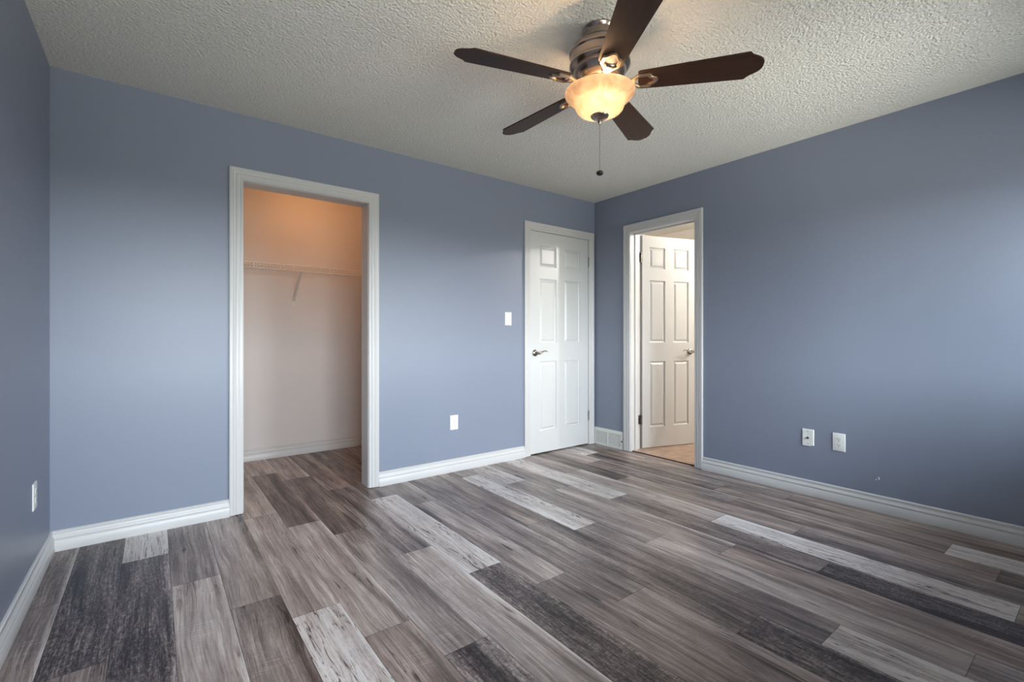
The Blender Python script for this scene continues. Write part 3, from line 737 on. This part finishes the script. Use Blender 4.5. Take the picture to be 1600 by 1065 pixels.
# ------------------------------------------------------------------ ceiling fan
FX, FY = 1.573, 1.418
def fan():
    e = empty('ceiling_fan', (FX, FY, H)); Z = lambda z: z - H
    def part(name, prof, mat, par=e, seg=64, cap=False):
        bm = bmesh.new(); lathe(bm, [(r, Z(z)) for r, z in prof], seg, cap=cap); return link(name, bm, mat, par, smooth=True)
    part('canopy', [(0, H), (0.076, H), (0.079, 2.432), (0.076, 2.426), (0.072, 2.421), (0.072, 2.392), (0.076, 2.388), (0.076, 2.380), (0.068, 2.375), (0, 2.375)], M['fanmetal'])
    part('motor_housing', [(0, 2.386), (0.082, 2.386), (0.090, 2.381), (0.096, 2.370), (0.112, 2.362), (0.120, 2.358), (0.129, 2.348), (0.134, 2.338), (0.1345, 2.328), (0.130, 2.322),
                           (0.1295, 2.292), (0.133, 2.287), (0.134, 2.278), (0.130, 2.270), (0.122, 2.262), (0.116, 2.257), (0.112, 2.240), (0.100, 2.222), (0.088, 2.212), (0.082, 2.208), (0, 2.208)], M['fanmetal'])
    part('light_fitter', [(0, 2.210), (0.064, 2.210), (0.068, 2.204), (0.068, 2.190), (0.060, 2.184), (0.052, 2.180), (0.052, 2.166), (0.040, 2.160), (0, 2.160)], M['fanmetal'])
    # bell-shaped glass with thickness
    outp = [(0.150, 2.166), (0.1535, 2.163), (0.1545, 2.158), (0.1515, 2.151), (0.146, 2.144), (0.137, 2.135), (0.126, 2.1265), (0.1165, 2.118), (0.1105, 2.109), (0.1075, 2.099), (0.103, 2.088), (0.094, 2.0775), (0.079, 2.0695), (0.060, 2.064), (0.040, 2.0615), (0.012, 2.061)]
    part('glass_bowl', outp, M['bowl'])
    part('bowl_cap', [(0.012, 2.0625), (0.038, 2.0625), (0.040, 2.059), (0.037, 2.053), (0.030, 2.048), (0.022, 2.044), (0.012, 2.042), (0.0085, 2.040), (0.0075, 2.036), (0.0085, 2.032), (0.006, 2.028), (0.004, 2.022), (0, 2.021)], M['fanmetal'])
    part('lamp_stem', [(0.005, 2.165), (0.005, 2.055)], M['fanmetal'], seg=12)
    bm = bmesh.new(); tube(bm, [(0, 0, Z(2.023)), (0, 0, Z(1.815))], 0.0011, 6); ch = link('pull_chain', bm, M['fanmetal'], e); M['knob'] = simple('black_knob', srgb(24, 20, 20), 0.3)
    bm = bmesh.new(); ball(bm, (0, 0, Z(1.806)), 0.016, (1, 1, 0.72)); link('pull_knob', bm, M['knob'], ch, smooth=True)
    # bulbs
    for k, a in enumerate((0.86, 4.0)):
        c = (0.055 * math.cos(a), 0.055 * math.sin(a), Z(2.142))
        bm = bmesh.new(); lathe(bm, [(0, 0.030), (0.010, 0.030), (0.012, 0.016), (0.017, 0.004), (0.019, -0.006), (0.016, -0.018), (0.008, -0.025), (0, -0.026)], 20, c=c, cap=False)
        b_ = link('bulb', bm, M['bulb'], e, smooth=True)
        lamp('POINT', 'bulb_light', (c[0], c[1], c[2] - 0.004), FANW / 2, WARM, 0.022, parent=e)
        b_.visible_shadow = True
    # blades
    for k in range(5):
        a = math.radians(20.3 + 72 * k)
        rot = Matrix.Rotation(a, 4, 'Z'); pit = Matrix.Translation((0, 0, Z(2.197))) @ Matrix.Rotation(math.radians(-12), 4, 'X')
        # local: x outwards, y = counter-clockwise
        half = [(0.165, 0.048), (0.175, 0.052), (0.30, 0.0585), (0.45, 0.066), (0.597, 0.0740), (0.600, 0.0732), (0.604, 0.0660), (0.610, 0.0590), (0.619, 0.0525), (0.632, 0.0465), (0.645, 0.039), (0.655, 0.028), (0.661, 0.014)]
        outl = half + [(x, -y) for x, y in reversed(half)]
        bm = bmesh.new(); th = 0.0032
        top = [bm.verts.new((x, y, th)) for x, y in outl]; bot = [bm.verts.new((x, y, -th)) for x, y in outl]
        bm.faces.new(top); bm.faces.new(bot[::-1]); nn = len(outl)
        for i in range(nn): bm.faces.new((top[i], bot[i], bot[(i + 1) % nn], top[(i + 1) % nn]))
        bmesh.ops.bevel(bm, geom=[e_ for e_ in bm.edges if abs(e_.verts[0].co.z - e_.verts[1].co.z) < 1e-6], offset=0.0008, segments=1, affect='EDGES')
        bl = link('blade', bm, M['blade'], e); bl.matrix_local = rot @ pit
        # blade iron: arm + open hexagonal scroll under the blade root
        bm = bmesh.new()
        zb = -th - 0.006
        def loop(outer, inner, z0, z1):
            n_ = len(outer)
            vo0 = [bm.verts.new((x, y, z0)) for x, y in outer]; vo1 = [bm.verts.new((x, y, z1)) for x, y in outer]
            vi0 = [bm.verts.new((x, y, z0)) for x, y in inner]; vi1 = [bm.verts.new((x, y, z1)) for x, y in inner]
            for i in range(n_):
                j = (i + 1) % n_
                for q in ((vo0[i], vo0[j], vo1[j], vo1[i]), (vi0[j], vi0[i], vi1[i], vi1[j]), (vo0[j], vo0[i], vi0[i], vi0[j]), (vo1[i], vo1[j], vi1[j], vi1[i])): bm.faces.new(q)
        oh = [(0.118, 0.012), (0.140, 0.022), (0.166, 0.040), (0.212, 0.040), (0.218, 0.037), (0.220, 0.028), (0.231, 0.020), (0.243, 0.013), (0.249, 0.0)]
        ih = [(0.146, 0.004), (0.158, 0.013), (0.172, 0.026), (0.202, 0.026), (0.205, 0.024), (0.207, 0.018), (0.216, 0.012), (0.226, 0.007), (0.230, 0.0)]
        O = oh + [(x, -y) for x, y in reversed(oh[:-1])]; I = ih + [(x, -y) for x, y in reversed(ih[:-1])]
        mid_o = [(x * .5 + xi * .5, y * .5 + yi * .5) for (x, y), (xi, yi) in zip(O, I)]
        loop(O, I, -th - 0.0005, -th - 0.006)
        mo = [(x * .8 + xi * .2, y * .8 + yi * .2) for (x, y), (xi, yi) in zip(O, I)]; mi_ = [(x * .25 + xi * .75, y * .25 + yi * .75) for (x, y), (xi, yi) in zip(O, I)]
        loop(mo, mi_, -th - 0.006, -th - 0.0105)
        # screws pad
        for sx_, sy_ in ((0.168, 0.0), ):
            box(bm, 0.140, 0.156, -0.012, 0.012, -th - 0.0085, -th - 0.0005)
        # curved arm back to the motor
        pts = [(0.146, 0, -th - 0.004), (0.130, 0, -th - 0.006), (0.112, 0, -th - 0.004), (0.096, 0, 0.006), (0.084, 0, 0.016), (0.070, 0, 0.020)]
        wdt = [0.022, 0.015, 0.012, 0.014, 0.020, 0.024]; prev = None
        for (x, y, z), w2 in zip(pts, wdt):
            cur = [bm.verts.new((x, -w2, z - 0.003)), bm.verts.new((x, w2, z - 0.003)), bm.verts.new((x, w2 * .8, z + 0.003)), bm.verts.new((x, -w2 * .8, z + 0.003))]
            if prev:
                for i in range(4): bm.faces.new((prev[i], prev[(i + 1) % 4], cur[(i + 1) % 4], cur[i]))
            else: bm.faces.new(cur)
            prev = cur
        bm.faces.new(prev)
        ir = link('blade_iron', bm, M['iron'], bl, smooth=False)
    tag(e, 'five-blade ceiling fan with espresso blades, pewter motor and lit frosted glass bowl', 'ceiling fan')
FANW = 40.0
fan()

# ------------------------------------------------------------------ closet and bathroom lamps (out of view, real fixtures)
def dome(name, x, y, watts, color, label):
    e = empty(name, (x, y, H))
    bm = bmesh.new(); lathe(bm, [(0, 0), (0.06, 0), (0.06, -0.02), (0.03, -0.035), (0, -0.035)], 32, cap=False); link('lamp_base', bm, M['plate'], e, smooth=True)
    bm = bmesh.new(); ball(bm, (0, 0, -0.066), 0.030, (1, 1, 1.15)); link('bulb', bm, M['bulb'], e, smooth=True)
    lamp('POINT', 'bulb_light', (0, 0, -0.12), watts, color, 0.04, parent=e)
    tag(e, label, 'ceiling light')
dome('ceiling_light', 1.12, 4.02, 5.6, (1.0, 0.36, 0.08), 'bare bulb ceiling light inside the closet')
dome('ceiling_light', 5.05, 1.45, 98.0, (1.0, 0.97, 0.93), 'bulb ceiling light inside the bathroom')
